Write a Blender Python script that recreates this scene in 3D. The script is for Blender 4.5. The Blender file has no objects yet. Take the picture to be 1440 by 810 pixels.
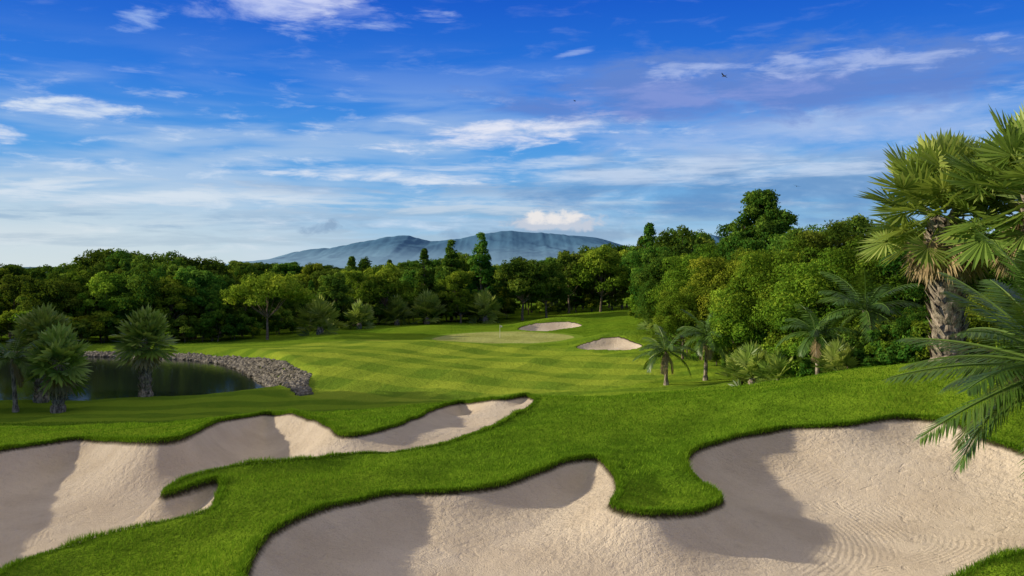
import bpy, math, numpy as np
from mathutils import Vector
R = np.random.RandomState(7)
scene = bpy.context.scene
F = 1247.0; H = 10.0          # focal length (survey units), eye height in metres

# ------------------------------------------------------------------ helpers
def make_mesh(name, V, Q, mats=(), midx=None, attrs=None, smooth=False):
    V = np.asarray(V, dtype=np.float32); Q = np.asarray(Q, dtype=np.int32)
    me = bpy.data.meshes.new(name)
    n, (m, k) = len(V), Q.shape
    me.vertices.add(n); me.vertices.foreach_set('co', V.ravel())
    me.loops.add(m*k); me.loops.foreach_set('vertex_index', Q.ravel())
    me.polygons.add(m)
    me.polygons.foreach_set('loop_start', np.arange(0, m*k, k, dtype=np.int32))
    if midx is not None: me.polygons.foreach_set('material_index', np.asarray(midx, dtype=np.int32))
    me.polygons.foreach_set('use_smooth', np.full(m, smooth, dtype=bool))
    for mt in mats: me.materials.append(mt)
    for an, av in (attrs or {}).items():
        a = me.attributes.new(an, 'FLOAT', 'POINT'); a.data.foreach_set('value', np.asarray(av, dtype=np.float32))
    me.update(calc_edges=True)
    return me
def add_obj(name, me, loc=(0,0,0), rz=0, sc=1, parent=None):
    o = bpy.data.objects.new(name, me); scene.collection.objects.link(o)
    o.location = loc; o.rotation_euler = (0,0,rz)
    o.scale = (sc,)*3 if np.isscalar(sc) else sc
    if parent: o.parent = parent
    return o
class Geo:
    def __init__(s): s.V=[]; s.Q=[]; s.T=[]; s.M=[]; s.n=0
    def add(s, V, Q, tint=0.5, mat=0):
        V=np.asarray(V,float).reshape(-1,3); Q=np.asarray(Q,int)
        s.V.append(V); s.Q.append(Q+s.n); s.n+=len(V)
        s.T.append(np.broadcast_to(np.asarray(tint,float),(len(V),)).copy()); s.M.append(np.full(len(Q),mat))
    def mesh(s,name,mats,smooth=False):
        return make_mesh(name,np.concatenate(s.V),np.concatenate(s.Q),mats,np.concatenate(s.M),{'tint':np.concatenate(s.T)},smooth)
def norm(v): return v/np.maximum(np.linalg.norm(v,axis=-1,keepdims=True),1e-9)
def tube(g, P, rad, k=7, mat=0, tint=.5):
    P=np.asarray(P,float); n=len(P); T=norm(np.gradient(P,axis=0))
    ref=np.array([0.31,0.95,0.05]); A=norm(np.cross(T,ref)); B=np.cross(T,A)
    an=np.arange(k)*2*np.pi/k
    V=P[:,None]+ (np.cos(an)[None,:,None]*A[:,None]+np.sin(an)[None,:,None]*B[:,None])*np.asarray(rad)[:,None,None]
    i=np.arange(n-1)[:,None]*k; j=np.arange(k)[None]; j2=(j+1)%k
    Q=np.stack([i+j,i+j2,i+k+j2,i+k+j],-1).reshape(-1,4)
    g.add(V.reshape(-1,3),Q,tint,mat)
def rhombs(g, base, tip, side, w, mid=.5, tint=.5, mat=0, sag=None):
    c=base+(tip-base)*mid
    if sag is not None: c=c+sag
    V=np.stack([base,c+side*w,tip,c-side*w],1).reshape(-1,3)
    N=len(base); Q=np.arange(4*N).reshape(N,4)
    g.add(V,Q,np.repeat(np.broadcast_to(np.asarray(tint,float),(N,)),4),mat)
def vnoise(x,y,seed):
    rs=np.random.RandomState(seed); G=rs.rand(256,256)
    xi=np.floor(x).astype(int); yi=np.floor(y).astype(int); fx=x-xi; fy=y-yi; fx=fx*fx*(3-2*fx); fy=fy*fy*(3-2*fy)
    g=lambda a,b_:G[a%256,b_%256]
    return (g(xi,yi)*(1-fx)+g(xi+1,yi)*fx)*(1-fy)+(g(xi,yi+1)*(1-fx)+g(xi+1,yi+1)*fx)*fy

# ------------------------------------------------------------------ node helpers
class NB:
    def __init__(s,nt): s.nt=nt; nt.nodes.clear()
    def n(s,t,ins=None,**p):
        nd=s.nt.nodes.new(t)
        for k,v in p.items(): setattr(nd,k,v)
        for k,v in (ins or {}).items(): s.set(nd.inputs[k],v)
        return nd
    def set(s,sock,v):
        if isinstance(v,bpy.types.NodeSocket): s.nt.links.new(v,sock)
        else:
            if hasattr(sock.default_value,'__len__') and not np.isscalar(v):
                v=tuple(v)
                if len(sock.default_value)==4 and len(v)==3: v=v+(1,)
            sock.default_value=v
    def m(s,op,a,b=None,c=None,clamp=False):
        nd=s.nt.nodes.new('ShaderNodeMath'); nd.operation=op; nd.use_clamp=clamp
        for i,v in enumerate((a,b,c)):
            if v is not None: s.set(nd.inputs[i],v)
        return nd.outputs[0]
    def mix(s,f,a,b,blend='MIX'):
        nd=s.nt.nodes.new('ShaderNodeMix'); nd.data_type='RGBA'; nd.blend_type=blend
        s.set(nd.inputs[0],f); s.set(nd.inputs[6],a); s.set(nd.inputs[7],b); return nd.outputs[2]
    def rng(s,v,a,b,c=0.,d=1.,smooth=True):
        nd=s.nt.nodes.new('ShaderNodeMapRange'); nd.interpolation_type='SMOOTHSTEP' if smooth else 'LINEAR'
        for i,x in enumerate((v,a,b,c,d)): s.set(nd.inputs[i],x)
        return nd.outputs[0]
    def noise(s,vec,scale,detail=4,rough=.55,dist=0.):
        nd=s.n('ShaderNodeTexNoise',{'Scale':scale,'Detail':detail,'Roughness':rough,'Distortion':dist})
        if vec is not None: s.set(nd.inputs['Vector'],vec)
        return nd.outputs['Fac']
    def attr(s,name): return s.n('ShaderNodeAttribute',attribute_name=name).outputs['Fac']
    def scalev(s,v,sc):
        nd=s.n('ShaderNodeVectorMath',operation='MULTIPLY'); s.set(nd.inputs[0],v); s.set(nd.inputs[1],sc); return nd.outputs[0]
def new_mat(name):
    m=bpy.data.materials.new(name); m.use_nodes=True; return m,NB(m.node_tree)

# ------------------------------------------------------------------ terrain
CP=np.array([
 (0,0,8.3),(-15,0,8),(15,0,8),(0,-30,8.5),(-45,0,6.8),(45,0,8),(0,8,6.2),(-8,8,6.1),(8,8,6.3),
 (-12,12,5.4),(0,12,5.35),(12,12,5.6),(-9,15,5.05),(0,15,5.05),(9,15,5.25),(-25,20,4.7),(-17,30,3.85),(-12,20,4.8),
 (-5.7,22.4,4.9),(-.4,25.4,4.8),(2.7,22.3,5.0),(6.4,27.7,5.15),(11.1,26.1,5.75),(14,22,5.3),(.9,38,4.45),(-9.8,35.5,4.0),(-5,36,4.1),
 (16,35.6,6.05),(10,36.7,5.05),(5.4,37.4,4.6),(20,34.4,6.1),(26,30,6.3),(20,20,5.8),
 (-24,36,3.3),(-30,38,3.0),
 (18,46,4.2),(20,60,2.3),(11,50,2.6),(5,52,1.8),(0,52,1.6),(-10,48,1.75),(-20,46,1.7),(-32,46,1.6),(30,50,4),(45,60,3.5),
 (-30,58,.7),(-18,58,.8),(-8,62,.9),(4,64,1.2),(14,66,1.5),
 (0,76,1.0),(11,77,1.3),(-13,74,1.7),(-17,86,1.9),(-6,90,1.0),(3,92,.9),(-22,97,1.3),(-1,108,1.5),(-14,112,1.4),(10,112,1.7),(22,90,2.2),(25,112,2.6),
 (-40,110,.8),(-60,110,.9),(-90,120,1),(-100,80,.8),(-60,60,.8),(-90,50,1.2),(-60,30,2),
 (0,140,1.2),(-25,140,1),(20,145,2.6),(35,150,3.2),(60,120,3),(0,180,1),(-80,180,1),(80,180,1.5),(90,60,3),(90,0,5),(-90,0,4)],float)
def _k(r2): return .5*r2*np.log(r2+1e-9)
def tps_fit(P,sm=2e-4):
    X=P[:,:2]/50; n=len(X); K=_k(((X[:,None]-X[None])**2).sum(-1))+np.eye(n)*sm
    A=np.zeros((n+3,n+3)); A[:n,:n]=K; A[:n,n]=1; A[:n,n+1:]=X; A[n,:n]=1; A[n+1:,:n]=X.T
    return np.linalg.solve(A,np.r_[P[:,2],0,0,0])
TW=tps_fit(CP); TX=CP[:,:2]/50
def sstep(t): t=np.clip(t,0,1); return t*t*(3-2*t)
BUMPS=[(6.5,127,6,3.5,1.1),(13,101.5,5,3.2,1.0),(20,118,8,6,1.0),(-10,97,6,5,.6),(3,84,7,4,.5),(-22,108,7,5,.5),(-10,122,8,5,.6),(-4,72,6,4,.35)]
def ground(x,y):
    x=np.asarray(x,float).ravel(); y=np.asarray(y,float).ravel(); out=np.empty(len(x))
    for i in range(0,len(x),60000):
        xx=np.clip(x[i:i+60000],-140,140)/50; yy=np.clip(y[i:i+60000],-60,230)/50
        r2=(xx[:,None]-TX[None,:,0])**2+(yy[:,None]-TX[None,:,1])**2
        n=len(TX); out[i:i+60000]=_k(r2)@TW[:n]+TW[n]+TW[n+1]*xx+TW[n+2]*yy
    r=np.hypot(x,y); f=sstep((r-150)/110)
    for bx,by,sx,sy,h in BUMPS: out+=h*np.exp(-((x-bx)/sx)**2-((y-by)/sy)**2)
    u=.06*np.sin(x*.9+1.3*np.sin(y*.35))+.05*np.sin(y*.7+x*.31+2)+.035*np.sin(x*1.7-y*1.1)+.24*(vnoise(x/2.3+60,y/2.8+60,3)-.5)+.09*(vnoise(x/.9+60,y/1.0+60,4)-.5)
    out+=u*np.clip(1-r/150,0,1)
    return out*(1-f)+1.0*f
def sight(pts):
    """survey of visible lip points: sight-line bearings traced to where they strike the ground"""
    out=[]; ys=np.arange(8,60,.05)
    for px,py in pts:
        X=(px-720)/F*ys; Z=H-(py-375)/F*ys; d=Z-ground(X,ys)
        hit=np.where(d<=0)[0]
        if len(hit) and ys[hit[0]]<41: i=hit[0]
        else:
            s=(ys>20)&(ys<39); i=np.where(s)[0][np.argmin(d[s])]
        out.append((X[i],ys[i]))
    return np.array(out)
def smooth_poly(P,k=5):
    P=np.asarray(P,float); n=len(P); out=[]
    for i in range(n):
        a,b,c,d=P[i-1],P[i],P[(i+1)%n],P[(i+2)%n]
        for t in np.arange(k)/k:
            out.append(.5*((2*b)+(-a+c)*t+(2*a-5*b+4*c-d)*t*t+(-a+3*b-3*c+d)*t**3))
    return np.array(out)
def sdf(P,x,y):
    """signed distance, positive inside"""
    x=np.asarray(x,float).ravel(); y=np.asarray(y,float).ravel(); res=np.full(len(x),-99.)
    pad=9; sel=np.where((x>P[:,0].min()-pad)&(x<P[:,0].max()+pad)&(y>P[:,1].min()-pad)&(y<P[:,1].max()+pad))[0]
    if not len(sel): return res
    X=x[sel];Y=y[sel]; d2=np.full(len(sel),1e9); ins=np.zeros(len(sel),bool)
    for i in range(len(P)):
        ax,ay=P[i-1]; bx,by=P[i]; ex,ey=bx-ax,by-ay
        t=np.clip(((X-ax)*ex+(Y-ay)*ey)/(ex*ex+ey*ey+1e-12),0,1)
        d2=np.minimum(d2,(X-ax-t*ex)**2+(Y-ay-t*ey)**2)
        c=(ay>Y)!=(by>Y)
        if ey!=0: ins^=c&(X<ex*(Y-ay)/ey+ax)
    d=np.sqrt(d2); res[sel]=np.where(ins,d,-d); return res
left_px=[(20,806),(130,768),(250,738),(296,724),(306,702),(312,684),(298,681),(262,691),(232,699),(240,690),(290,672),(400,655),(500,640),(600,632),(650,618),(700,598),(742,576),(753,562),(740,558),(700,562),(640,570),(575,590),(520,609),(478,612),(460,600),(430,590),(380,586),(330,592),(285,605),(255,620),(200,625),(130,622),(60,628),(0,637),(-120,660),(-260,720),(-200,830),(-60,850)]
front_px=[(345,835),(346,805),(372,765),(420,735),(500,712),(560,700),(640,698),(700,690),(745,674),(790,656),(830,650),(852,658),(868,678),(870,700),(861,716),(880,727),(920,731),(970,729),(1008,716),(1010,704),(988,688),(966,666),(966,648),(988,634),(1040,618),(1100,605),(1180,600),(1230,592),(1290,590),(1345,598),(1390,622),(1440,640),(1540,680),(1600,740),(1500,785),(1440,790),(1395,802),(1360,818),(1200,860),(900,885),(600,880),(400,865)]
B_LEFT=smooth_poly(sight(left_px)); B_FRONT=smooth_poly(sight(front_px))
def blob(cx,cy,rx,ry,ph,n=26):
    a=np.arange(n)*2*np.pi/n; r=1+.16*np.sin(2*a+ph)+.1*np.sin(3*a+2*ph)
    return smooth_poly(np.stack([cx+rx*r*np.cos(a),cy+ry*r*np.sin(a)],1),3)
B_A=blob(4.8,120,4.0,5.2,.5); B_B=blob(10.6,95.5,3.0,4.6,2.2); B_C=blob(23.5,118,2.2,3.0,1.)
POND=smooth_poly([(-18.2,70.0),(-22,78),(-26,86),(-30,92),(-35,96),(-45,99),(-60,102),(-80,100),(-92,85),(-82,66),(-60,63),(-45,63.5),(-32,64.5),(-23,66)])
FAIR=smooth_poly([(-15,62),(-17,69),(-21,80),(-26.5,92),(-23,101),(-14,104),(-6,100),(2,99),(8,92),(12,82),(13,72),(9,65),(2,62),(-6,60)])
GREEN=blob(-1.2,107.5,7.2,8.0,1.4)
#           poly, floor a, floor slope(y), wall width
BUNK=[(B_LEFT,3.25,-.018,1.15),(B_FRONT,4.33,0.0,1.2),(B_A,1.05,0,1.1),(B_B,.95,0,1.0),(B_C,1.9,0,.9)]
# shallow arms of the bunkers: (x, y, radius, share of full depth)
SHAL=[tuple(sight([p])[0])+(r,m_) for p,r,m_ in [((560,618),4.0,.26),((650,595),4.5,.16),((720,572),4.,.14),((262,712),1.6,.45),((1235,600),3.6,.40),((1330,610),3.4,.6),((840,690),1.3,.75)]]
def terrain(x,y,full=False):
    x=np.asarray(x,float).ravel(); y=np.asarray(y,float).ravel()
    g=ground(x,y); z=g.copy(); sand=np.full(len(x),-99.)
    mult=np.ones(len(x))
    for cx,cy,r,m_ in SHAL: mult=np.minimum(mult,1-(1-m_)*np.exp(-(((x-cx)**2+(y-cy)**2)/r**2)**1.5))
    for i,(P,fa,fb,w) in enumerate(BUNK):
        s=sdf(P,x,y); sand=np.maximum(sand,s)
        base=fa+fb*(y-16) 
        if i<2: base=base+.08*np.sin(x*.55+1)+.06*np.sin(y*.8+x*.2)+.05*vnoise(x/.7+20,y/.7+20,8)
        t=1-np.exp(-(np.maximum(s,0)/w)**1.15)
        tgt=np.minimum(base,g-.25)
        mu=mult if i<2 else 1.
        z=np.where(s>0, g+(tgt-g)*t*mu-.08*sstep(s/.10), z)
        lip=(.15 if i<2 else .1)*np.exp(-(np.minimum(s,0)/.9)**2)*(mu if i<2 else 1)
        z=np.where(s>-6, z+lip*np.where(s>0,np.exp(-(s/.5)**2),1), z)
    p=sdf(POND,x,y)
    near=p>-8
    z=np.where(near&(p<=0), .04+(z-.04)*sstep((-p+.2)/3.2), z)
    z=np.where(p>0, .04-1.4*sstep(p/3), z)
    if full: return z,sand,p
    return z
def hz(x,y): return float(terrain([x],[y])[0])

th=np.concatenate([np.radians(np.linspace(-180,-80,14,endpoint=False)),np.radians(np.linspace(-80,-34,70,endpoint=False)),np.radians(np.linspace(-34,36,760,endpoint=False)),np.radians(np.linspace(36,80,60,endpoint=False)),np.radians(np.linspace(80,180,15))])
rr=[.3,2,4,6,8,10,12,14,16,18,20,21]; 
while rr[-1]<22: rr.append(rr[-1]+.1)
while rr[-1]<52: rr.append(rr[-1]+.075)
while rr[-1]<150: rr.append(rr[-1]*1.0042)
while rr[-1]<26000: rr.append(rr[-1]*1.06)
rr=np.array(rr)
TH,RR=np.meshgrid(th,rr); X=(RR*np.sin(TH)).ravel(); Y=(RR*np.cos(TH)-12).ravel()
Z,SA,PO=terrain(X,Y,True)
nr,nc=TH.shape; i=np.arange(nr-1)[:,None]*nc; j=np.arange(nc-1)[None]
Q=np.stack([i+j,i+j+1,i+nc+j+1,i+nc+j],-1).reshape(-1,4)
FA=sdf(FAIR,X,Y); GR=sdf(GREEN,X,Y)

# grass/sand material
gm,b=new_mat('ground_grass_and_sand')
pos=b.n('ShaderNodeNewGeometry').outputs['Position']
sd=b.attr('sand'); fw=b.attr('fair'); gr=b.attr('green'); pond=b.attr('pond')
big=b.noise(pos,.09,2); mid=b.noise(pos,.9,3); fine=b.noise(pos,14,2,.7)
sep=b.n('ShaderNodeSeparateXYZ',{'Vector':pos})
sx,sy=sep.outputs[0],sep.outputs[1]
rough=b.mix(b.rng(mid,.3,.7),(.08,.17,.010),(.16,.285,.018))
rough=b.mix(b.rng(big,.35,.7),rough,(.20,.31,.020))
# the first cut beyond the bunkers is shorter and paler, mown in passes
pas=b.rng(b.m('SINE',b.m('ADD',b.m('MULTIPLY',b.m('ADD',sy,b.m('MULTIPLY',sx,-.12)),1.5),b.m('MULTIPLY',big,2.))),-.4,.4)
cut=b.mix(pas,(.15,.265,.022),(.24,.37,.028))
cut=b.mix(b.m('MULTIPLY',b.rng(mid,.35,.7),.3),cut,(.25,.34,.03))
rough=b.mix(b.m('MULTIPLY',b.rng(sy,40,47),b.rng(sy,112,94)),rough,cut)
# mown stripes run across the fairway
st=b.m('SINE',b.m('ADD',b.m('MULTIPLY',b.m('ADD',sy,b.m('MULTIPLY',sx,.55)),.80),b.m('MULTIPLY',big,2.)))
st2=b.m('SINE',b.m('ADD',b.m('MULTIPLY',b.m('SUBTRACT',sx,b.m('MULTIPLY',sy,.35)),1.1),b.m('MULTIPLY',big,3.)))
stripe=b.m('ADD',b.m('MULTIPLY',b.rng(st,-.2,.2),1.25),b.m('MULTIPLY',b.rng(st2,-.25,.25),.75))
fair=b.mix(b.m('MULTIPLY',stripe,.5),(.170,.285,.028),(.40,.50,.05))
fair=b.mix(b.m('MULTIPLY',b.rng(mid,.35,.75),.15),fair,(.36,.42,.045))
fair=b.mix(b.m('MULTIPLY',b.rng(big,.35,.65),.35),fair,(.21,.33,.028))
col=b.mix(b.rng(b.m('ADD',fw,b.m('MULTIPLY',b.m('SUBTRACT',mid,.5),.8)),-.5,.5),rough,fair)
col=b.mix(b.rng(gr,-1.3,-1.0),col,(.22,.35,.035))
col=b.mix(b.rng(gr,-.15,.15),col,b.mix(b.m('MULTIPLY',stripe,.5),(.40,.43,.12),(.50,.53,.17)))
col=b.mix(b.m('MULTIPLY',b.rng(fine,.35,.7),.45),col,b.mix(.5,col,(.03,.06,.006)))
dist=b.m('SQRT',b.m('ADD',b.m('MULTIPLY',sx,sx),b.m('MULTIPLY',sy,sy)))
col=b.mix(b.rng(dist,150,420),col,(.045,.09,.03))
col=b.mix(b.rng(dist,500,2500),col,(.13,.23,.28))  # far ground fades to an aerial haze painted into its colour
# sand
sn=b.noise(pos,.5,3); sf=b.noise(pos,35,2,.7); sp=b.noise(pos,130,1,.6)
sand=b.mix(b.rng(sn,.3,.7),(.63,.53,.40),(.74,.64,.50))
sand=b.mix(b.m('MULTIPLY',b.rng(sf,.4,.75),.40),sand,(.43,.35,.25))
sand=b.mix(b.m('MULTIPLY',b.rng(sp,.6,.75),.5),sand,(.84,.78,.67))
sand=b.mix(b.m('MULTIPLY',b.rng(b.noise(pos,2.2,5,.7),.52,.75),.34),sand,(.46,.38,.28))
edge=b.m('ADD',sd,b.m('MULTIPLY',b.m('SUBTRACT',b.noise(pos,9,2,.7),.5),.07))
soil=b.mix(b.rng(edge,.05,.16),(.05,.045,.02),sand)
mask=b.rng(edge,0.0,.03)
col2=b.mix(mask,col,soil)
mud=b.mix(fine,(.06,.05,.03),(.12,.10,.07))
col2=b.mix(b.rng(pond,-.35,.1),col2,mud)
rake=b.m('SINE',b.m('ADD',b.m('MULTIPLY',sd,50.),b.m('MULTIPLY',b.noise(pos,.6,1),7.)))
rk=b.m('MULTIPLY',b.m('MULTIPLY',rake,b.rng(sd,1.2,2.2)),b.m('MULTIPLY',b.rng(b.noise(pos,.35,2),.42,.56),.0048))
lump=b.noise(pos,5,5,.66); face=b.rng(sd,2.4,.6)
scuff=b.rng(b.noise(pos,2.3,3,.65,.6),.55,.70)
hs=b.m('ADD',b.m('MULTIPLY',sf,.032),b.m('ADD',rk,b.m('ADD',b.m('MULTIPLY',lump,b.m('ADD',.06,b.m('MULTIPLY',face,.12))),b.m('MULTIPLY',scuff,-.025))))
hg=b.m('ADD',b.m('MULTIPLY',fine,.10),b.m('MULTIPLY',b.noise(pos,2.4,3),.24))
hh=b.m('ADD',b.m('MULTIPLY',hs,mask),b.m('MULTIPLY',hg,b.m('SUBTRACT',1.,mask)))
bp=b.n('ShaderNodeBump',{'Strength':.8,'Distance':1.,'Height':hh})
pr=b.n('ShaderNodeBsdfDiffuse',{'Color':col2,'Roughness':.5,'Normal':bp.outputs[0]})
out=b.n('ShaderNodeOutputMaterial',{'Surface':pr.outputs[0]})
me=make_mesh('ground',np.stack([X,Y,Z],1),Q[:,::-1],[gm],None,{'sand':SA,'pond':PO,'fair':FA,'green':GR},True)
add_obj('ground',me)

# ------------------------------------------------------------------ water
wm,b=new_mat('pond_water')
pos=b.n('ShaderNodeNewGeometry').outputs['Position']
bp=b.n('ShaderNodeBump',{'Strength':.25,'Distance':.03,'Height':b.noise(b.scalev(pos,(1,2.6,1)),2.0,3)})
pr=b.n('ShaderNodeBsdfPrincipled',{'Base Color':(.014,.022,.016),'Roughness':.03,'IOR':1.5,'Normal':bp.outputs[0]})
b.n('ShaderNodeOutputMaterial',{'Surface':pr.outputs[0]})
gx,gy=np.meshgrid(np.linspace(-98,-15,60),np.linspace(58,107,42))
nn=gx.shape; i=np.arange(nn[0]-1)[:,None]*nn[1]; j=np.arange(nn[1]-1)[None]
Qw=np.stack([i+j,i+j+1,i+nn[1]+j+1,i+nn[1]+j],-1).reshape(-1,4)
cx=gx.ravel()[Qw].mean(1); cy=gy.ravel()[Qw].mean(1); keep=sdf(POND,cx,cy)>-1.6
add_obj('pond_water',make_mesh('pond_water',np.stack([gx.ravel(),gy.ravel(),0*gx.ravel()-.05],1),Qw[keep],[wm]))

# ------------------------------------------------------------------ plant materials
def leaf_mat(name,dark,light,hi,transl=.35,jit=.12,vr=(.7,1.4),gloss=0.,tcol=(.22,.30,.012)):
    m,b=new_mat(name); t=b.attr('tint')
    rnd=b.n('ShaderNodeObjectInfo').outputs['Random']
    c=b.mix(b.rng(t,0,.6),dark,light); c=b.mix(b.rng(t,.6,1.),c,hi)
    c=b.n('ShaderNodeHueSaturation',{'Color':c,'Hue':b.rng(rnd,0,1,.5-jit*.22,.5+jit*.18,False),'Value':b.rng(b.m('FRACT',b.m('MULTIPLY',rnd,7.3)),0,1,vr[0],vr[1],False),'Saturation':1.0}).outputs[0]
    if gloss: d=b.n('ShaderNodeBsdfPrincipled',{'Base Color':c,'Roughness':.42,'Specular IOR Level':gloss})
    else: d=b.n('ShaderNodeBsdfDiffuse',{'Color':c})
    tr=b.n('ShaderNodeBsdfTranslucent',{'Color':b.mix(.4,c,tcol)})
    mx=b.n('ShaderNodeMixShader',{0:transl,1:d.outputs[0],2:tr.outputs[0]})
    b.n('ShaderNodeOutputMaterial',{'Surface':mx.outputs[0]}); return m
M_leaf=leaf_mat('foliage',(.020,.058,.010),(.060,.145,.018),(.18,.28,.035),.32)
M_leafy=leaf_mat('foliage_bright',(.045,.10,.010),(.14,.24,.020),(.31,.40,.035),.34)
M_palm=leaf_mat('palm_leaf',(.06,.12,.02),(.18,.28,.045),(.40,.48,.12),.38,.05,(.95,1.2),.3,(.40,.46,.05))
M_palmd=leaf_mat('date_palm_leaf',(.03,.08,.012),(.07,.15,.02),(.18,.28,.05),.22,.05,(.9,1.15),.4)
M_dry=leaf_mat('dry_palm_leaf',(.20,.15,.08),(.34,.26,.14),(.46,.37,.22),.2,.02)
M_blade=leaf_mat('grass_blade',(.05,.13,.008),(.125,.255,.014),(.26,.41,.030),.35,0.,(1,1),tcol=(.2,.34,.012))
def bark(name,a,c,sc):
    m,b=new_mat(name); pos=b.n('ShaderNodeNewGeometry').outputs['Position']
    nz=b.noise(b.scalev(pos,(1,1,.35)),sc,4,.7)
    bp=b.n('ShaderNodeBump',{'Strength':.7,'Distance':.06,'Height':nz})
    p=b.n('ShaderNodeBsdfDiffuse',{'Color':b.mix(b.rng(nz,.35,.65),a,c),'Normal':bp.outputs[0]})
    b.n('ShaderNodeOutputMaterial',{'Surface':p.outputs[0]}); return m
M_bark=bark('bark',(.09,.07,.05),(.28,.22,.16),9); M_pbark=bark('palm_bark',(.11,.09,.07),(.46,.39,.30),7)

# ------------------------------------------------------------------ trees
def leaves(g,C,Rd,cnt,size,rs,flat=.85,mat=0,tb=None):
    for k in range(len(C)):
        n=int(cnt*(Rd[k]/Rd.mean())**2); d=norm(rs.normal(size=(n,3)))
        d[:,2]=np.where(d[:,2]<-.45,-d[:,2],d[:,2])
        lump=1+.22*np.sin(d[:,0]*5+k)*np.sin(d[:,1]*4+2*k)+.12*np.sin(d[:,2]*9+k)
        rad=Rd[k]*(.45+.6*rs.rand(n)**.5)*lump
        p=C[k]+d*rad[:,None]*np.array([1,1,flat])
        nr_=norm(d+rs.normal(size=(n,3))*.5); a=norm(np.cross(nr_,rs.normal(size=(n,3)))); bb=np.cross(nr_,a)
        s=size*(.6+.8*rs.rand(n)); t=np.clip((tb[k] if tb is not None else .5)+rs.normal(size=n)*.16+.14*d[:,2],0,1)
        rhombs(g,p-a*s[:,None],p+a*s[:,None],bb,(s*.5)[:,None],.5,t,mat)
def tree(name,seed,h,cr,c0,ncl=46,cnt=280,size=.2,shape='round',mat=None,tr=.22):
    rs=np.random.RandomState(seed); g=Geo()
    ch=(h-c0)/2; cz=c0+ch
    d=norm(rs.normal(size=(ncl,3))); d[:,2]=np.where(d[:,2]<-.6,-d[:,2],d[:,2])
    rad=(.45+.5*rs.rand(ncl)**.6)*(1+.2*rs.normal(size=ncl)*.5)
    C=d*rad[:,None]*np.array([cr,cr,ch]); Rd=(.17+.17*rs.rand(ncl))*cr
    if shape=='cone':
        zt=rs.rand(ncl)**1.15; a=rs.rand(ncl)*6.28; r=cr*(1-zt)**.8*(.5+.5*rs.rand(ncl))
        C=np.stack([r*np.cos(a),r*np.sin(a),(zt*2-1)*ch],1); Rd=cr*(.18+.24*(1-zt))
    if shape=='umbrella':
        a=rs.rand(ncl)*6.28; r=cr*rs.rand(ncl)**.5; C=np.stack([r*np.cos(a),r*np.sin(a),ch*(.75*(1-(r/cr)**2)+.2*rs.normal(size=ncl))-.2*ch],1); Rd=(.16+.1*rs.rand(ncl))*cr
    if shape=='tall':
        zt=rs.rand(ncl); a=rs.rand(ncl)*6.28; r=cr*(.4+.6*np.sin(np.pi*(.15+.8*zt)))*(.3+.7*rs.rand(ncl))
        C=np.stack([r*np.cos(a)+.3*cr*np.sin(zt*5+seed),r*np.sin(a),(zt*2-1)*ch*.95],1); Rd=cr*(.17+.2*rs.rand(ncl))
    C=C+np.array([0,0,cz]); C[:,2]=np.maximum(C[:,2],c0*.6+Rd*.5)
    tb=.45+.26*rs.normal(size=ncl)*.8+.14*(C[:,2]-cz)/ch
    lean=rs.normal(size=2)*.03*h
    tz=np.array([0,.15,.35,.6,.85])*(cz+ch*.4)
    P=np.stack([lean[0]*(tz/h)**1.5+.08*np.sin(tz*1.3+seed),lean[1]*(tz/h)**1.5,tz-.3],1)
    tube(g,P,tr*np.array([1.35,1,.8,.55,.25])*h/11,8,1)
    for k in rs.permutation(ncl)[:min(ncl,16)]:
        s=np.array([P[2,0],P[2,1],min(C[k,2]*.7,P[3,2])]); s[2]=max(s[2]*.75,c0*.55)
        mid_=(s+C[k])/2+np.array([0,0,-.06*h*rs.rand()])
        tube(g,[s,mid_,C[k]],np.array([.38,.24,.08])*tr*h/11,5,1)
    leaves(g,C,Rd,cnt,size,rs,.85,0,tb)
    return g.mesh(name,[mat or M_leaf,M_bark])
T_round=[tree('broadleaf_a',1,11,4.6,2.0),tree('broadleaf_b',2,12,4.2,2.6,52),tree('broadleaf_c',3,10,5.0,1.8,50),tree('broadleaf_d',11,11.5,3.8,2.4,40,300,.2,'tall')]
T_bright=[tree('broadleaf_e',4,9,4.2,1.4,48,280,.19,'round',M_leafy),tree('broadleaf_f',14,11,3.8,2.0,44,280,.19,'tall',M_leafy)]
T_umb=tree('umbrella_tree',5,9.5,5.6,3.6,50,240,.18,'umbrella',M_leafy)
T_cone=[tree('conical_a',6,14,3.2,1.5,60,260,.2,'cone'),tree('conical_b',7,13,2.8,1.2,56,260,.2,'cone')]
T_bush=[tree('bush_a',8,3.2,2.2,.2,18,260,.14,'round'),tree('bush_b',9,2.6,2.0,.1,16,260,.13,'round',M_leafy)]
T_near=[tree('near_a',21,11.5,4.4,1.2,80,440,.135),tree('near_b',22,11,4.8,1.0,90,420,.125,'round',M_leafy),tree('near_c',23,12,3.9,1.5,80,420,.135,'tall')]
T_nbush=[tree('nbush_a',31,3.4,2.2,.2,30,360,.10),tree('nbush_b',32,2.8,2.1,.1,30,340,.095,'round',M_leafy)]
T_tall=tree('tall_tree',41,17,3.9,9.,60,420,.17,'tall',None,.2)

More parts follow.
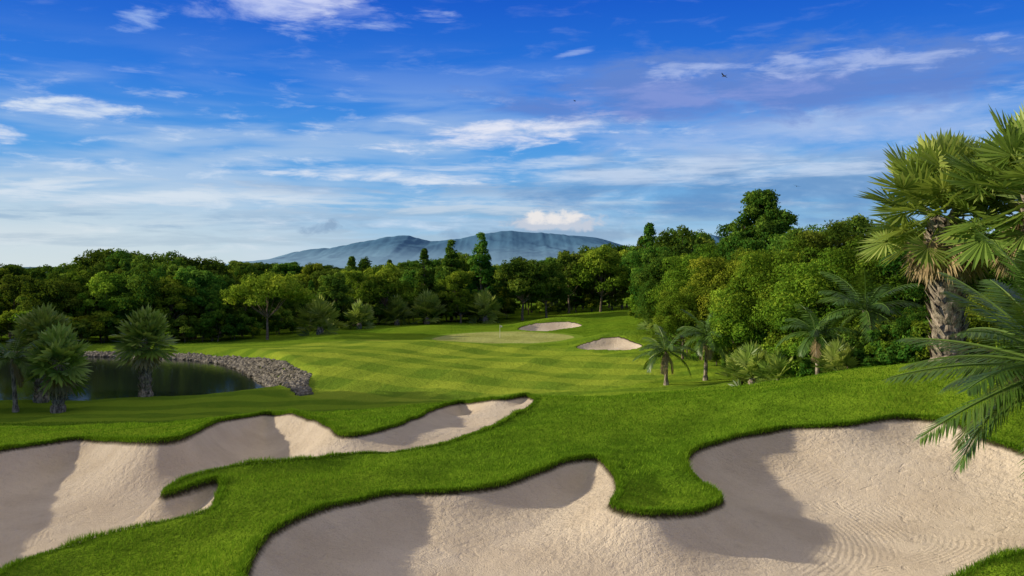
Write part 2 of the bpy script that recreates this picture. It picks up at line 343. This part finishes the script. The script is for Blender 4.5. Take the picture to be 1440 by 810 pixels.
def place(name,me,x,y,h=None,rz=None,parent=None,sink=.1):
    z=hz(x,y)-sink; s=1.
    if h is not None: s=h/me['h']
    return add_obj(name,me,(x,y,z),R.rand()*6.28 if rz is None else rz,(s*(.92+.16*R.rand()),s*(.92+.16*R.rand()),s),parent)
for me in T_round+T_bright+[T_umb]+T_cone+T_bush+T_near+T_nbush+[T_tall]:
    co=np.empty(len(me.vertices)*3,np.float32); me.vertices.foreach_get('co',co); me['h']=float(np.percentile(co[2::3],99.9))
def at(px,d): return (px-720)/F*d
def toph(py,d,x): return H+(375-py)/F*d-hz(x,d)   # tree height whose top is seen at that elevation

belt=bpy.data.objects.new('background_tree_belt',None); scene.collection.objects.link(belt)
sky=[(-200,376),(0,376),(60,374),(110,364),(150,356),(200,357),(240,361),(300,369),(340,378),(400,383),(450,374),(520,366),(560,373),(600,365),(640,360),(700,366),(745,367),(800,357),(845,351),(880,347),(915,333),(960,327),(1010,334),(1060,320),(1130,316),(1200,308),(1260,306),(1440,300),(1800,300)]
skx=[a for a,_ in sky]; sky_=[a for _,a in sky]
def front(px):   # distance of the wood's edge along each bearing
    return np.interp(px,[-300,100,300,380,450,560,700,800,880,930,980],[108,107,109,116,128,140,150,160,158,135,104])
pool=[T_round[0],T_round[1],T_round[2],T_round[3],T_bright[0],T_round[1],T_bright[1],T_round[2],T_cone[1],T_round[3]]
for px in np.arange(-260,990,25):
    for r in range(4):
        p=px+R.uniform(-14,14); d=front(p)+3+r*12+R.uniform(-3,5)
        x=at(p,d); top=np.interp(p,skx,sky_)+R.choice([-6,0,6,14,24],p=[.14,.26,.3,.2,.1])+(24+R.uniform(-8,14) if r==0 else 0)+(10 if r==1 else 0)
        h=np.clip(toph(top,d,x),5.,18)
        place('belt_tree',pool[R.randint(10)],x,d,h,None,belt)
for px in np.arange(-240,960,13):
    p=px+R.uniform(-6,6); d=front(p)+R.uniform(-2.5,1.5)
    if R.rand()<.3: continue
    place('belt_bush',T_bush[R.randint(2)],at(p,d),d,R.uniform(1.5,4.2),None,belt)
far=bpy.data.objects.new('distant_tree_mass',None); scene.collection.objects.link(far)
for k in range(190):
    d=R.uniform(230,620); p=R.uniform(-400,1700); x=at(p,d)
    add_obj('far_tree',T_round[R.randint(4)],(x,d,.8),R.rand()*6,(1.3,1.3,R.uniform(.7,.9)),far)
# individual trees that read on their own
for px,d,top,me,nm in [(376,108,381,T_umb,'umbrella_tree'),(635,148,337,T_cone[0],'conical_tree'),(676,146,327,T_cone[0],'conical_tree'),(597,143,349,T_cone[1],'conical_tree'),(495,140,360,T_cone[1],'conical_tree'),
    (735,143,361,T_round[2],'broadleaf_tree'),(768,146,368,T_round[0],'broadleaf_tree'),(150,110,382,T_bright[0],'broadleaf_tree'),(235,109,390,T_bright[0],'broadleaf_tree'),(70,109,408,T_bright[0],'broadleaf_tree'),(270,112,374,T_round[1],'broadleaf_tree'),(20,112,385,T_round[0],'broadleaf_tree'),(648,141,380,T_bright[1],'broadleaf_tree'),
    (800,156,352,T_round[1],'broadleaf_tree'),(845,154,345,T_bright[0],'broadleaf_tree'),(913,118,313,T_cone[1],'conical_tree'),(958,112,318,T_round[3],'broadleaf_tree'),(470,130,382,T_round[1],'broadleaf_tree'),(543,138,370,T_bright[0],'broadleaf_tree')]:
    x=at(px,d); place(nm,me,x,d,toph(top,d,x))
# wood on the right-hand side
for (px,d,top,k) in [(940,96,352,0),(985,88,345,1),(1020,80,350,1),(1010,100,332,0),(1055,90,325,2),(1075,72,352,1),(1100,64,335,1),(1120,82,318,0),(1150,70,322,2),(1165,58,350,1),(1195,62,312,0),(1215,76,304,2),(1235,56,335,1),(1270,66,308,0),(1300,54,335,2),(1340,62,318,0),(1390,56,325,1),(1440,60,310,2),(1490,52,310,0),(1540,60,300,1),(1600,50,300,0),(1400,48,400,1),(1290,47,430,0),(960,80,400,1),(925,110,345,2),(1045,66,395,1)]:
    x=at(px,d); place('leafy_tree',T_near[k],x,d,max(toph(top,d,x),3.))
x=at(1066,92); place('tall_tree',T_tall,x,92,toph(266,92,x),.6)
hedge=bpy.data.objects.new('undergrowth',None); scene.collection.objects.link(hedge)
for px in np.arange(905,1660,16):
    for r in range(3):
        p=px+R.uniform(-8,8); d=np.interp(p,[900,940,1000,1060,1150,1250,1350,1650],[124,92,76,64,53,48,44,43])+r*2.6+R.uniform(-1,1.5)
        place('bush',T_nbush[R.randint(2)],at(p,d),d,R.uniform(1.4,3.2)+r*.5,None,hedge)
# trees standing left of the view, throwing the long shadows
for x,y,h in [(-43,57,13),(-47,60.5,15),(-62,57,19),(-38.5,51.5,7.0),(-70,61,16),(-51,66,12),(-66,72,12),(-44,48.2,9)]:
    place('broadleaf_tree',T_round[R.randint(4)],x,y,h)

# ------------------------------------------------------------------ palms
def fan_leaf(g,o,d,L,Rf,rs,mat=0,tint=.5,nseg=22,droop=.18):
    d=norm(d); up=np.array([0,0,1.]); s=norm(np.cross(d,up)+1e-4); n=np.cross(s,d)
    h=o+d*L+np.array([0,0,-.06*L])
    rhombs(g,o[None],(h)[None],s[None],np.array([[.035*L+.02]]),.15,tint,mat)
    rhombs(g,o[None],(h)[None],n[None],np.array([[.03*L+.015]]),.15,tint,mat)
    a=np.linspace(-2.2,2.2,nseg)+rs.normal(size=nseg)*.02
    tilt=rs.uniform(-.9,.9); n2=norm(n+s*tilt); s2=norm(s-n*tilt)
    e=np.cos(a)[:,None]*d+np.sin(a)[:,None]*s2+ (.22*np.abs(np.sin(a))[:,None])*n2
    e=norm(e); pr=norm(np.cross(n2,e)); rl=Rf*(.9+.14*rs.rand(nseg))*(.85+.15*np.cos(a))
    base=h+e*.03; tip=h+e*rl[:,None]; tip[:,2]-=droop*rl*(.6+.8*rs.rand(nseg))
    w=.64*rl*math.tan(4.4/nseg/2)*1.12
    rhombs(g,base,tip,norm(pr+n2*.35*np.where(np.arange(nseg)%2,1,-1)[:,None]),w[:,None],.62,np.clip(tint+rs.normal(size=nseg)*.08+.12*np.where(np.arange(nseg)%2,1,-1),0,1),mat)
def fan_palm(name,seed,ht,tr,nl,L,Rf,dead=10,nseg=22):
    rs=np.random.RandomState(seed); g=Geo()
    zz=np.linspace(-.3,ht,26); lean=rs.normal(size=2)*.03
    P=np.stack([zz*lean[0],zz*lean[1],zz],1)
    rad=tr*(1+.10*np.sin(zz*7)+.1*rs.rand(26))*np.where(zz<.4,1.25,1); rad[-3:]*=.8
    tube(g,P,rad,12,1)
    nb=int(ht/ .16)*9
    a=rs.rand(nb)*6.28; z=rs.rand(nb)*ht; o=np.stack([np.cos(a)*tr*.9+z*lean[0],np.sin(a)*tr*.9+z*lean[1],z],1)
    dd=np.stack([np.cos(a)*.6,np.sin(a)*.6,np.ones(nb)],1); si=np.stack([-np.sin(a),np.cos(a),0*a],1)
    rhombs(g,o,o+dd*(.22+.2*rs.rand(nb))[:,None]*tr/.3,si,.10*tr/.3,.3,rs.rand(nb),1)
    top=np.array([ht*lean[0],ht*lean[1],ht])
    for k in range(nl):
        el=np.interp(k/nl,[0,.3,.72,1],[1.45,.9,.2,-.75])+rs.normal()*.12; az=k*2.39996+rs.normal()*.15
        d=np.array([math.cos(az)*math.cos(el),math.sin(az)*math.cos(el),math.sin(el)])
        fan_leaf(g,top+d*tr*.6+np.array([0,0,.25*(1-k/nl)]),d,L*(.7+.5*rs.rand()),Rf*(.85+.3*rs.rand()),rs,0,np.clip(.5+.2*rs.normal()+.15*(1-k/nl),0,1),nseg,.03+.16*(k/nl))
    for k in range(dead):
        az=rs.rand()*6.28; el=-1.1-.3*rs.rand(); d=np.array([math.cos(az)*math.cos(el),math.sin(az)*math.cos(el),math.sin(el)])
        fan_leaf(g,top+np.array([math.cos(az),math.sin(az),0])*tr*.9-np.array([0,0,.2*rs.rand()]),d,L*.6,Rf*.75,rs,2,rs.rand(),nseg,.5)
    return g.mesh(name,[M_palm,M_pbark,M_dry])
def frond(g,o,az,el,L,rs,mat=0,tint=.5,nl=38,ll=.55,grav=.75,w=.022,ldroop=.28):
    t=np.linspace(0,1,nl+1); e=el-grav*1.6*t**1.3
    dx=np.cos(e); dz=np.sin(e); st=L/nl
    r=np.cumsum(np.r_[0,dx[:-1]*st]); z=np.cumsum(np.r_[0,dz[:-1]*st]); ca,sa=math.cos(az),math.sin(az)
    side=np.array([-sa,ca,0.]); 
    P=o+np.stack([r*ca,r*sa,z],1)+side*(.1*L*rs.normal()*t**2)[:,None]
    T=norm(np.gradient(P,axis=0)); tube(g,P,np.linspace(.035,.006,nl+1)*L/2.5+.004,4,mat,.8)
    for sg in (-1,1):
        k=np.arange(3,nl+1); tt=t[k]; l=ll*np.sin(np.pi*(.12+.84*tt))**.6*(.85+.3*rs.rand(len(k)))
        d=norm(T[k]*(.55+.5*tt)[:,None]+sg*side*.9+np.array([0,0,-.1-.2*rs.rand()])+rs.normal(size=(len(k),3))*.07)
        tip=P[k]+d*l[:,None]; tip[:,2]-=ldroop*l
        up=norm(np.cross(d,T[k])); sd_=norm(np.cross(d,up))
        rhombs(g,P[k],tip,sd_,np.full((len(k),1),w),.4,np.clip(tint+rs.normal(size=len(k))*.12,0,1),mat)
def feather_palm(name,seed,ht,tr,nf,L,ll=.6,nl=38,w=.022,dead=3,elr=(1.25,-.35),gr=(.55,.85),lm=None,ldroop=.28):
    rs=np.random.RandomState(seed); g=Geo(); zz=np.linspace(-.3,ht,14)
    P=np.stack([.05*np.maximum(zz,0)**1.3,0*zz,zz],1); tube(g,P,tr*(1+.1*np.sin(zz*9))*np.interp(zz,[0,.5,ht],[1.5,1,.75]),9,1)
    top=P[-1]
    for k in range(nf):
        f=k/max(nf-1,1); el=np.interp(f,[0,1],elr)+rs.normal()*.1; az=k*2.39996+rs.normal()*.2
        frond(g,top+np.array([math.cos(az),math.sin(az),.3])*tr*.7,az,el,L*(.85+.25*rs.rand()),rs,0,np.clip(.5+.2*rs.normal(),0,1),nl,ll,rs.uniform(*gr),w,ldroop)
    for k in range(dead):
        frond(g,top,rs.rand()*6.28,-.9,L*.7,rs,2,.5,nl,ll*.8,.5,w)
    return g.mesh(name,[lm or M_palm,M_pbark,M_dry])
FP1=fan_palm('fan_palm_a',3,3.2,.30,50,.75,1.05,8,16); FP2=fan_palm('fan_palm_b',5,2.4,.26,46,.7,1.0,6,16)
BIG=fan_palm('fan_palm_big',8,5.6,.50,84,1.6,1.35,24,34); SHR=fan_palm('fan_palm_low',9,.5,.15,30,.8,.8,0)
for px,base,top,me in [(205,559,437,FP1),(82,580,464,FP2)]:
    d=(H-.75)*F/(base-375); x=at(px,d); add_obj('fan_palm',me,(x,d,hz(x,d)-.05),R.rand()*6,toph(top,d,x)/ (5.0 if me is FP1 else 4.1))
x=at(58,61); add_obj('fan_palm',FP1,(x,61,hz(x,61)),1.,1.25)
CO=feather_palm('coconut_palm_a',4,2.2,.12,17,2.1,.55,34,.03,2,lm=M_palmd); CO2=feather_palm('coconut_palm_b',6,3.0,.13,18,2.3,.6,36,.03,2,lm=M_palmd)
for px,d,me,s in [(937,64,CO,1.12),(992,66,CO2,1.12),(1150,50,CO2,1.0),(1222,50,CO2,1.35),(22,57,CO2,1.15)]:
    x=at(px,d); add_obj('coconut_palm',me,(x,d,hz(x,d)-.05),R.rand()*6,s)
for px,d,s in [(1058,58,1.3),(1040,60,1.1),(1095,54,1.0),(1180,48,1.0),(450,112,2.2),(600,139,2.3),(683,140,2.3),(558,136,2.),(925,100,1.5),(505,126,1.8)]:
    x=at(px,d); add_obj('low_fan_palm',SHR,(x,d,hz(x,d)-.05),R.rand()*6,s)
for px,d,s,rz in [(1334,38,1.14,.4),(1470,34,1.15,2.),(1540,38,1.2,4)]:
    x=at(px,d); add_obj('sugar_palm',BIG,(x,d,hz(x,d)-.05),rz,s)
NP=feather_palm('date_palm_mesh',12,3.3,.24,50,3.0,.75,72,.021,4,(1.35,-.6),(.2,.5),M_palmd,.12)
add_obj('date_palm',NP,(at(1515,17.5),17.5,hz(at(1515,17.5),17.5)-.05),1.7,1.0)

# ------------------------------------------------------------------ riprap
rm,b=new_mat('riprap_stone'); pos=b.n('ShaderNodeNewGeometry').outputs['Position']
t=b.attr('tint'); nz=b.noise(pos,6,4)
b.n('ShaderNodeOutputMaterial',{'Surface':b.n('ShaderNodeBsdfDiffuse',{'Color':b.mix(b.m('MULTIPLY',nz,.6),b.mix(t,(.10,.09,.07),(.36,.33,.28)),(.15,.14,.115))}).outputs[0]})
import bmesh
bm=bmesh.new(); bmesh.ops.create_icosphere(bm,subdivisions=1,radius=1); bv=np.array([v.co[:] for v in bm.verts]); bf=np.array([[v.index for v in f.verts] for f in bm.faces]); bm.free()
line=np.array([(-14.6,62.8),(-17.0,66.5),(-18.4,70.6),(-22,78),(-26,86),(-30,92),(-35,96),(-45,99),(-60,102)],float)
cum=np.r_[0,np.cumsum(np.linalg.norm(np.diff(line,axis=0),axis=1))]
n=5600; u=cum[-1]*R.rand(n)**.9; lx=np.interp(u,cum,line[:,0]); ly=np.interp(u,cum,line[:,1])
tx=np.interp(u+.5,cum,line[:,0])-np.interp(u-.5,cum,line[:,0]); ty=np.interp(u+.5,cum,line[:,1])-np.interp(u-.5,cum,line[:,1]); tl=np.hypot(tx,ty)+1e-6
wd=np.interp(u,[0,4,9,19,34,64],[.4,1.5,2.4,1.9,1.2,.8]); off=-.3+R.uniform(0,1,n)*(wd+.3)
lx=lx+ty/tl*off; ly=ly-tx/tl*off
Vr=[];Fr=[];Tr=[]; zz=terrain(lx,ly)
for k in range(n):
    s=R.uniform(.10,.23)*np.array([1,1,.7])*(.8+.5*R.rand(3)); v=bv*(1+.28*R.normal(size=(len(bv),1)))*s
    a=R.rand()*6.28; c,s_=math.cos(a),math.sin(a); v=v@np.array([[c,s_,0],[-s_,c,0],[0,0,1]])
    Vr.append(v+np.array([lx[k],ly[k],max(zz[k],-.12)+.05])); Fr.append(bf+k*len(bv)); Tr.append(np.full(len(bv),R.rand()))
add_obj('riprap_rock_bank',make_mesh('riprap',np.concatenate(Vr),np.concatenate(Fr),[rm],None,{'tint':np.concatenate(Tr)}))

# ------------------------------------------------------------------ flagstick
pm,b=new_mat('flagstick_paint'); b.n('ShaderNodeOutputMaterial',{'Surface':b.n('ShaderNodeBsdfPrincipled',{'Base Color':(.7,.7,.62),'Roughness':.4}).outputs[0]})
fm,b=new_mat('flag_cloth'); b.n('ShaderNodeOutputMaterial',{'Surface':b.n('ShaderNodeBsdfPrincipled',{'Base Color':(.6,.6,.5),'Roughness':.8}).outputs[0]})
fx,fy=at(703,107),107.; root=bpy.data.objects.new('golf_flagstick',None); scene.collection.objects.link(root); root.location=(fx,fy,hz(fx,fy))
g=Geo(); tube(g,[(0,0,-.1),(0,0,.8),(0,0,1.5)],[.022,.022,.018],8); tube(g,[(0,0,1.5),(0,0,1.53)],[.03,.01],8); add_obj('pole',g.mesh('pole',[pm]),parent=root)
g=Geo(); uu=np.linspace(0,.28,9); A=np.stack([uu,.04*np.sin(uu*20),1.48-.2*uu],1); B2=np.stack([uu,.04*np.sin(uu*20+.4),1.24+.02*uu],1)
V=np.concatenate([A,B2]); Qf=[[k,k+1,k+10,k+9] for k in range(8)]; g.add(V,Qf); add_obj('flag',g.mesh('flag',[fm]),parent=root)

# ------------------------------------------------------------------ birds
bmt,b=new_mat('bird_feathers'); b.n('ShaderNodeOutputMaterial',{'Surface':b.n('ShaderNodeBsdfPrincipled',{'Base Color':(.03,.03,.035),'Roughness':.7}).outputs[0]})
g=Geo(); tube(g,[(-.2,0,0),(-.14,0,.01),(0,0,0),(.12,0,.01),(.17,0,.02),(.22,0,.01)],[.01,.035,.05,.035,.03,.004],8)
for s in (-1,1):
    g.add([(.08,0,.02),(-.06,0,.02),(-.02,s*.22,.12),(.1,s*.2,.12)],[[0,1,2,3]]); g.add([(.1,s*.2,.12),(-.02,s*.22,.12),(-.08,s*.48,.08),(-.04,s*.47,.08)],[[0,1,2,3]])
    g.add([(-.18,0,.0),(-.19,0,.0),(-.32,s*.06,0),(-.3,s*.01,0)],[[0,1,2,3]])
BM=g.mesh('bird',[bmt])
for px,py,d,rz in [(1018,107,80,2.4),(808,142,130,.6),(1120,262,130,1.2)]:
    o=add_obj('bird',BM,(at(px,d),d,H+(375-py)/F*d),rz,1.); o.rotation_euler=(.35,.2,rz)

# ------------------------------------------------------------------ mountains
prof=[(200,378),(345,376),(365,372),(385,364),(410,355),(440,349),(470,347),(500,340),(530,335),(550,331),(566,329),(582,331),(600,338),(625,337),(655,333),(685,327),(715,322),(740,325),(770,326),(800,330),(840,333),(870,342),(900,350),(945,344),(985,328),(1010,330),(1060,345),(1200,362),(1400,374)]
D=8000.; px=np.linspace(200,1400,900); hp=(376-np.interp(px,*zip(*prof)))/F*D
hp=np.convolve(np.pad(hp,7,'edge'),np.ones(15)/15,'valid'); hp=np.maximum(hp+8*(vnoise(px/8,px*0+3,31)-.5)+3*(vnoise(px/3,px*0+3,32)-.5),0)
yy=np.linspace(-1,1,110); XX,YY=np.meshgrid((px-720)/F*D,yy)
nz=np.zeros_like(XX); wx=XX/620+1.3*vnoise(XX/900+7,YY*2.2+3,5); wy=YY*2.6+1.2*vnoise(XX/700+1,YY*2+9,6)
for o_ in range(5): nz+=(1-np.abs(2*vnoise(wx*2**o_+40+o_*9,wy*2**o_+50,10+o_)-1))*.45**o_
nz/=1.8
HH=hp[None]*np.exp(-np.abs(YY*1.55)**1.5)*(1-.5*(1-nz)*np.clip(np.abs(YY)*4,.05,1))*sstep((1-np.abs(YY))*3); nn=HH.shape
i=np.arange(nn[0]-1)[:,None]*nn[1]; j=np.arange(nn[1]-1)[None]
Qm=np.stack([i+j,i+j+1,i+nn[1]+j+1,i+nn[1]+j],-1).reshape(-1,4)
mm,b=new_mat('mountain_forest_hazed'); pos=b.n('ShaderNodeNewGeometry').outputs['Position']
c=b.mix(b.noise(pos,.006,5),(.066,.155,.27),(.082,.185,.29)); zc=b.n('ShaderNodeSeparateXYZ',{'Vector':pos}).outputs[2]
c=b.mix(b.rng(zc,230,0),c,(.22,.37,.50))  # blue aerial haze painted into the slope colour, palest at the foot
b.n('ShaderNodeOutputMaterial',{'Surface':b.n('ShaderNodeBsdfDiffuse',{'Color':c}).outputs[0]})
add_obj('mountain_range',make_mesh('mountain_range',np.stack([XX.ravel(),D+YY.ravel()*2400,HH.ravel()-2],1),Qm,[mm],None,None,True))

# ------------------------------------------------------------------ foreground grass: one mesh of blades
n=1300000; yy=10+41*R.rand(n); hw=.64*yy+3; xx=R.uniform(-1,1,n)*hw
dens=np.interp(yy,[10,16,24,34,51],[1.,1.,.62,.28,.06])*hw/35.6
k=R.rand(n)<dens; xx=xx[k]; yy=yy[k]
lx=[];ly=[]
for P in (B_LEFT,B_FRONT):
    Pn=np.roll(P,-1,0); L=np.linalg.norm(Pn-P,axis=1)
    for a_,c_,l_ in zip(P,Pn,L):
        m_=int(l_*600)+1; t_=R.rand(m_)[:,None]; q=a_+(c_-a_)*t_+R.normal(size=(m_,2))*.06; lx.append(q[:,0]); ly.append(q[:,1])
nb0=len(xx); xx=np.r_[xx,np.concatenate(lx)]; yy=np.r_[yy,np.concatenate(ly)]
fringe=np.arange(len(xx))>=nb0
zz,ss,_=terrain(xx,yy,True); k=(ss<np.where(fringe,.06,.01))&((~fringe)|(ss>-.25)); xx,yy,zz,fringe=xx[k],yy[k],zz[k],fringe[k]
m=len(xx); c1=vnoise(xx/.5+50,yy/.5+50,21); c2=vnoise(xx/2.4+50,yy/2.4+50,22)
hg=(.032+.065*c1*(.5+c2))*(.6+.7*R.rand(m))*np.where(fringe,1.4,1)*np.interp(yy,[10,50],[1,1.25])
a=R.rand(m)*6.28; ln=(.2+.8*R.rand(m))*hg; wdt=np.interp(yy,[10,20,50],[.0050,.0065,.018])*(.7+.6*R.rand(m))
o=np.stack([xx,yy,zz-.012],1); dirv=np.stack([np.cos(a)*ln,np.sin(a)*ln,hg],1); side=np.stack([-np.sin(a),np.cos(a),0*a],1)
gg=Geo(); rhombs(gg,o,o+dirv,side,wdt[:,None],.35,np.clip(R.normal(.38,.24,m)+.36*(c2-.5)+.3*c1,0,1),0)
add_obj('rough_grass',gg.mesh('rough_grass',[M_blade]))

# ------------------------------------------------------------------ sun & sky
S=Vector((-1.,.05,0)).normalized(); EL=math.radians(19); S=Vector((S.x*math.cos(EL),S.y*math.cos(EL),math.sin(EL)))
ld=bpy.data.lights.new('sun','SUN'); ld.energy=5.; ld.angle=math.radians(.5); ld.color=(1.,.88,.67)
lo=bpy.data.objects.new('sun',ld); scene.collection.objects.link(lo); lo.rotation_euler=(-S).to_track_quat('-Z','Y').to_euler(); lo.location=(-60,20,60)
w=bpy.data.worlds.new('World'); scene.world=w; w.use_nodes=True; b=NB(w.node_tree)
skyt=b.n('ShaderNodeTexSky',sky_type='NISHITA',sun_disc=False,sun_elevation=EL,sun_rotation=math.atan2(S.x,S.y)%(2*math.pi),altitude=0,air_density=1.,dust_density=.6,ozone_density=2.5)
dirv=b.n('ShaderNodeTexCoord').outputs['Generated']
sp_=b.n('ShaderNodeSeparateXYZ',{'Vector':dirv}); dx,dy,dz=sp_.outputs
az=b.m('ARCTAN2',dx,dy); el=b.m('ARCSINE',dz)
K=10.
def kc(r,g_,b_): 
    f=lambda c:((c/255+.055)/1.055)**2.4 if c>10 else c/255/12.92
    return (f(r)*K,f(g_)*K,f(b_)*K)
# clear-sky colour with height, tinted over the physical sky
cr=b.n('ShaderNodeValToRGB',{'Fac':b.m('MULTIPLY',b.m('MAXIMUM',el,0.),2.5)}); els=cr.color_ramp.elements
stops=[(0.,(190,214,226)),(.06,(166,203,230)),(.16,(126,183,229)),(.32,(76,156,230)),(.5,(30,120,224)),(.72,(4,90,208)),(1.,(4,72,184))]
for q in range(len(stops)-2): els.new(.5)
for e_,(p_,c_) in zip(els,stops): e_.position=p_; cc=kc(*c_); e_.color=(cc[0]/K,cc[1]/K,cc[2]/K,1)
grad=b.n('ShaderNodeVectorMath',operation='SCALE',ins={0:cr.outputs[0],'Scale':K}).outputs[0]
col=b.mix(.92,skyt.outputs[0],grad)
cv=b.n('ShaderNodeCombineXYZ',{'X':az,'Y':el}).outputs[0]
def cl(sx_,sy_,seed,detail=7,rough=.6,dist=.6,rot=0):
    mp=b.n('ShaderNodeMapping',{'Vector':cv,'Rotation':(0,0,rot),'Scale':(sx_,sy_,1),'Location':(seed,seed*.7,0)})
    nd=b.n('ShaderNodeTexNoise',{'Vector':mp.outputs[0],'Scale':1.,'Detail':detail,'Roughness':rough,'Distortion':dist},noise_dimensions='2D')
    return nd.outputs['Fac']
n2=cl(14,64,9.4,6,.62,.22,.10); n3=cl(3.5,26,5.7,4,.55,.3); n4=cl(30,44,1.7,4,.6,.25); n5=cl(8,74,12.3,6,.62,.2,-.04); n6=cl(9,34,21.3,7,.64,.25,.15)
def patch(col,a,e,ra_,re_,nz,k_,c,op=1.,lo=.35,hi=1.,tilt=0.):
    da=b.m('SUBTRACT',az,a); de=b.m('SUBTRACT',b.m('SUBTRACT',el,e),b.m('MULTIPLY',da,tilt))
    u_=b.m('DIVIDE',da,ra_); v_=b.m('DIVIDE',de,re_)
    d2=b.m('ADD',b.m('MULTIPLY',u_,u_),b.m('MULTIPLY',v_,v_))
    v=b.m('ADD',b.m('SUBTRACT',1.,d2),b.m('MULTIPLY',b.m('SUBTRACT',nz,.5),k_))
    return b.mix(b.m('MULTIPLY',b.rng(v,lo,hi),op),col,c)
# thin veil of high cloud low in the sky
veil=b.m('MULTIPLY',b.rng(n3,.38,.68),b.rng(el,.26,.10))
col=b.mix(b.m('MULTIPLY',veil,.55),col,kc(196,214,234))
wis=b.m('MULTIPLY',b.rng(n2,.52,.80),b.rng(el,.25,.12,.12,1.))
col=b.mix(b.m('MULTIPLY',wis,.55),col,kc(222,232,246))
col=patch(col,-.60,.02,.50,.09,n3,.3,kc(224,231,230),.6,.0,1.)
# soft bars of cloud along the horizon
col=patch(col,.0,.055,.8,.020,n5,4.4,kc(142,175,206),.65,.2,1.5)
col=patch(col,-.2,.075,.6,.022,n5,4.4,kc(212,224,236),.6,.3,1.5)
col=patch(col,-.2,.03,.6,.012,n5,4.4,kc(168,190,208),.55,.2,1.5)
col=patch(col,.30,.085,.34,.050,n6,2.4,kc(98,146,198),.85,.1,1.2)
col=patch(col,.10,.105,.5,.020,n5,3.4,kc(204,219,240),.7,.3,1.4)
col=patch(col,-.1,.086,.4,.012,n5,4.,kc(118,160,205),.6,.3,1.6)
col=patch(col,.36,.145,.33,.036,n6,2.0,kc(172,194,234),.75,.0,1.4)
col=patch(col,.0,.150,.17,.022,n2,2.4,kc(232,234,246),.9,.3,1.3,.10)
col=patch(col,.27,.196,.31,.046,n6,2.6,kc(98,134,206),.95,-.1,1.0,.03)
col=patch(col,.22,.19,.24,.026,n2,3.4,kc(132,152,216),.75,.25,1.4,.03)
col=patch(col,.34,.214,.26,.022,n2,3.4,kc(172,190,234),.75,.4,1.5)
col=patch(col,-.25,.288,.15,.042,n6,3.0,kc(176,192,240),.8,.2,1.4)
col=patch(col,-.25,.292,.13,.034,n2,3.0,kc(216,222,248),.8,.4,1.6)
col=patch(col,-.17,.262,.14,.014,n2,3.0,kc(184,202,242),.5,.5,1.5,.12)
col=patch(col,-.40,.25,.05,.020,n2,3.0,kc(170,196,242),.6,.5,1.5,.12)
col=patch(col,-.45,.158,.09,.013,n2,3.2,kc(225,234,246),.8,.2,1.5)
col=patch(col,-.53,.13,.04,.014,n2,3.0,kc(228,234,246),.8,.2,1.4)
col=patch(col,-.42,.075,.25,.018,n5,3.4,kc(216,228,240),.75,.3,1.4)
col=patch(col,-.15,.098,.16,.008,n2,2.8,kc(228,234,244),.8,.3,1.3)
col=patch(col,.07,.236,.04,.006,n2,2.6,kc(180,200,242),.6,.3,1.5,.25)
col=patch(col,-.22,.045,.038,.011,n4,3.4,kc(136,164,194),.75,.3,1.1)
col=patch(col,.055,.036,.17,.011,n4,1.8,kc(140,170,200),.8,.1,1.)
col=patch(col,.055,.050,.085,.012,n4,2.8,kc(196,204,218),.95,.1,.8)
col=patch(col,.05,.056,.050,.010,n4,2.8,kc(238,234,232),.9,.2,1.)
# unseen bright broken cloud overhead, added to lift the ambient light
fill_cloud=b.m('MULTIPLY',b.rng(el,.40,.62),b.rng(b.noise(dirv,2.6,3),.25,.55,.55,1.))
col=b.mix(fill_cloud,col,(5.3,4.95,4.6))
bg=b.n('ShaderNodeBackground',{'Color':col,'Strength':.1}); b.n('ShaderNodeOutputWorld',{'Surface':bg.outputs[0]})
w.cycles.sampling_method='MANUAL'; w.cycles.sample_map_resolution=512

cam=bpy.data.cameras.new('camera'); co_=bpy.data.objects.new('camera',cam); scene.collection.objects.link(co_); scene.camera=co_
co_.location=(0,0,H); co_.rotation_euler=(math.radians(90),0,0); cam.sensor_width=36; cam.lens=F/1440*36; cam.shift_y=-30/1440; cam.clip_end=40000; cam.clip_start=.1
scene.view_settings.view_transform='Standard'; scene.view_settings.look='None'; scene.view_settings.exposure=0
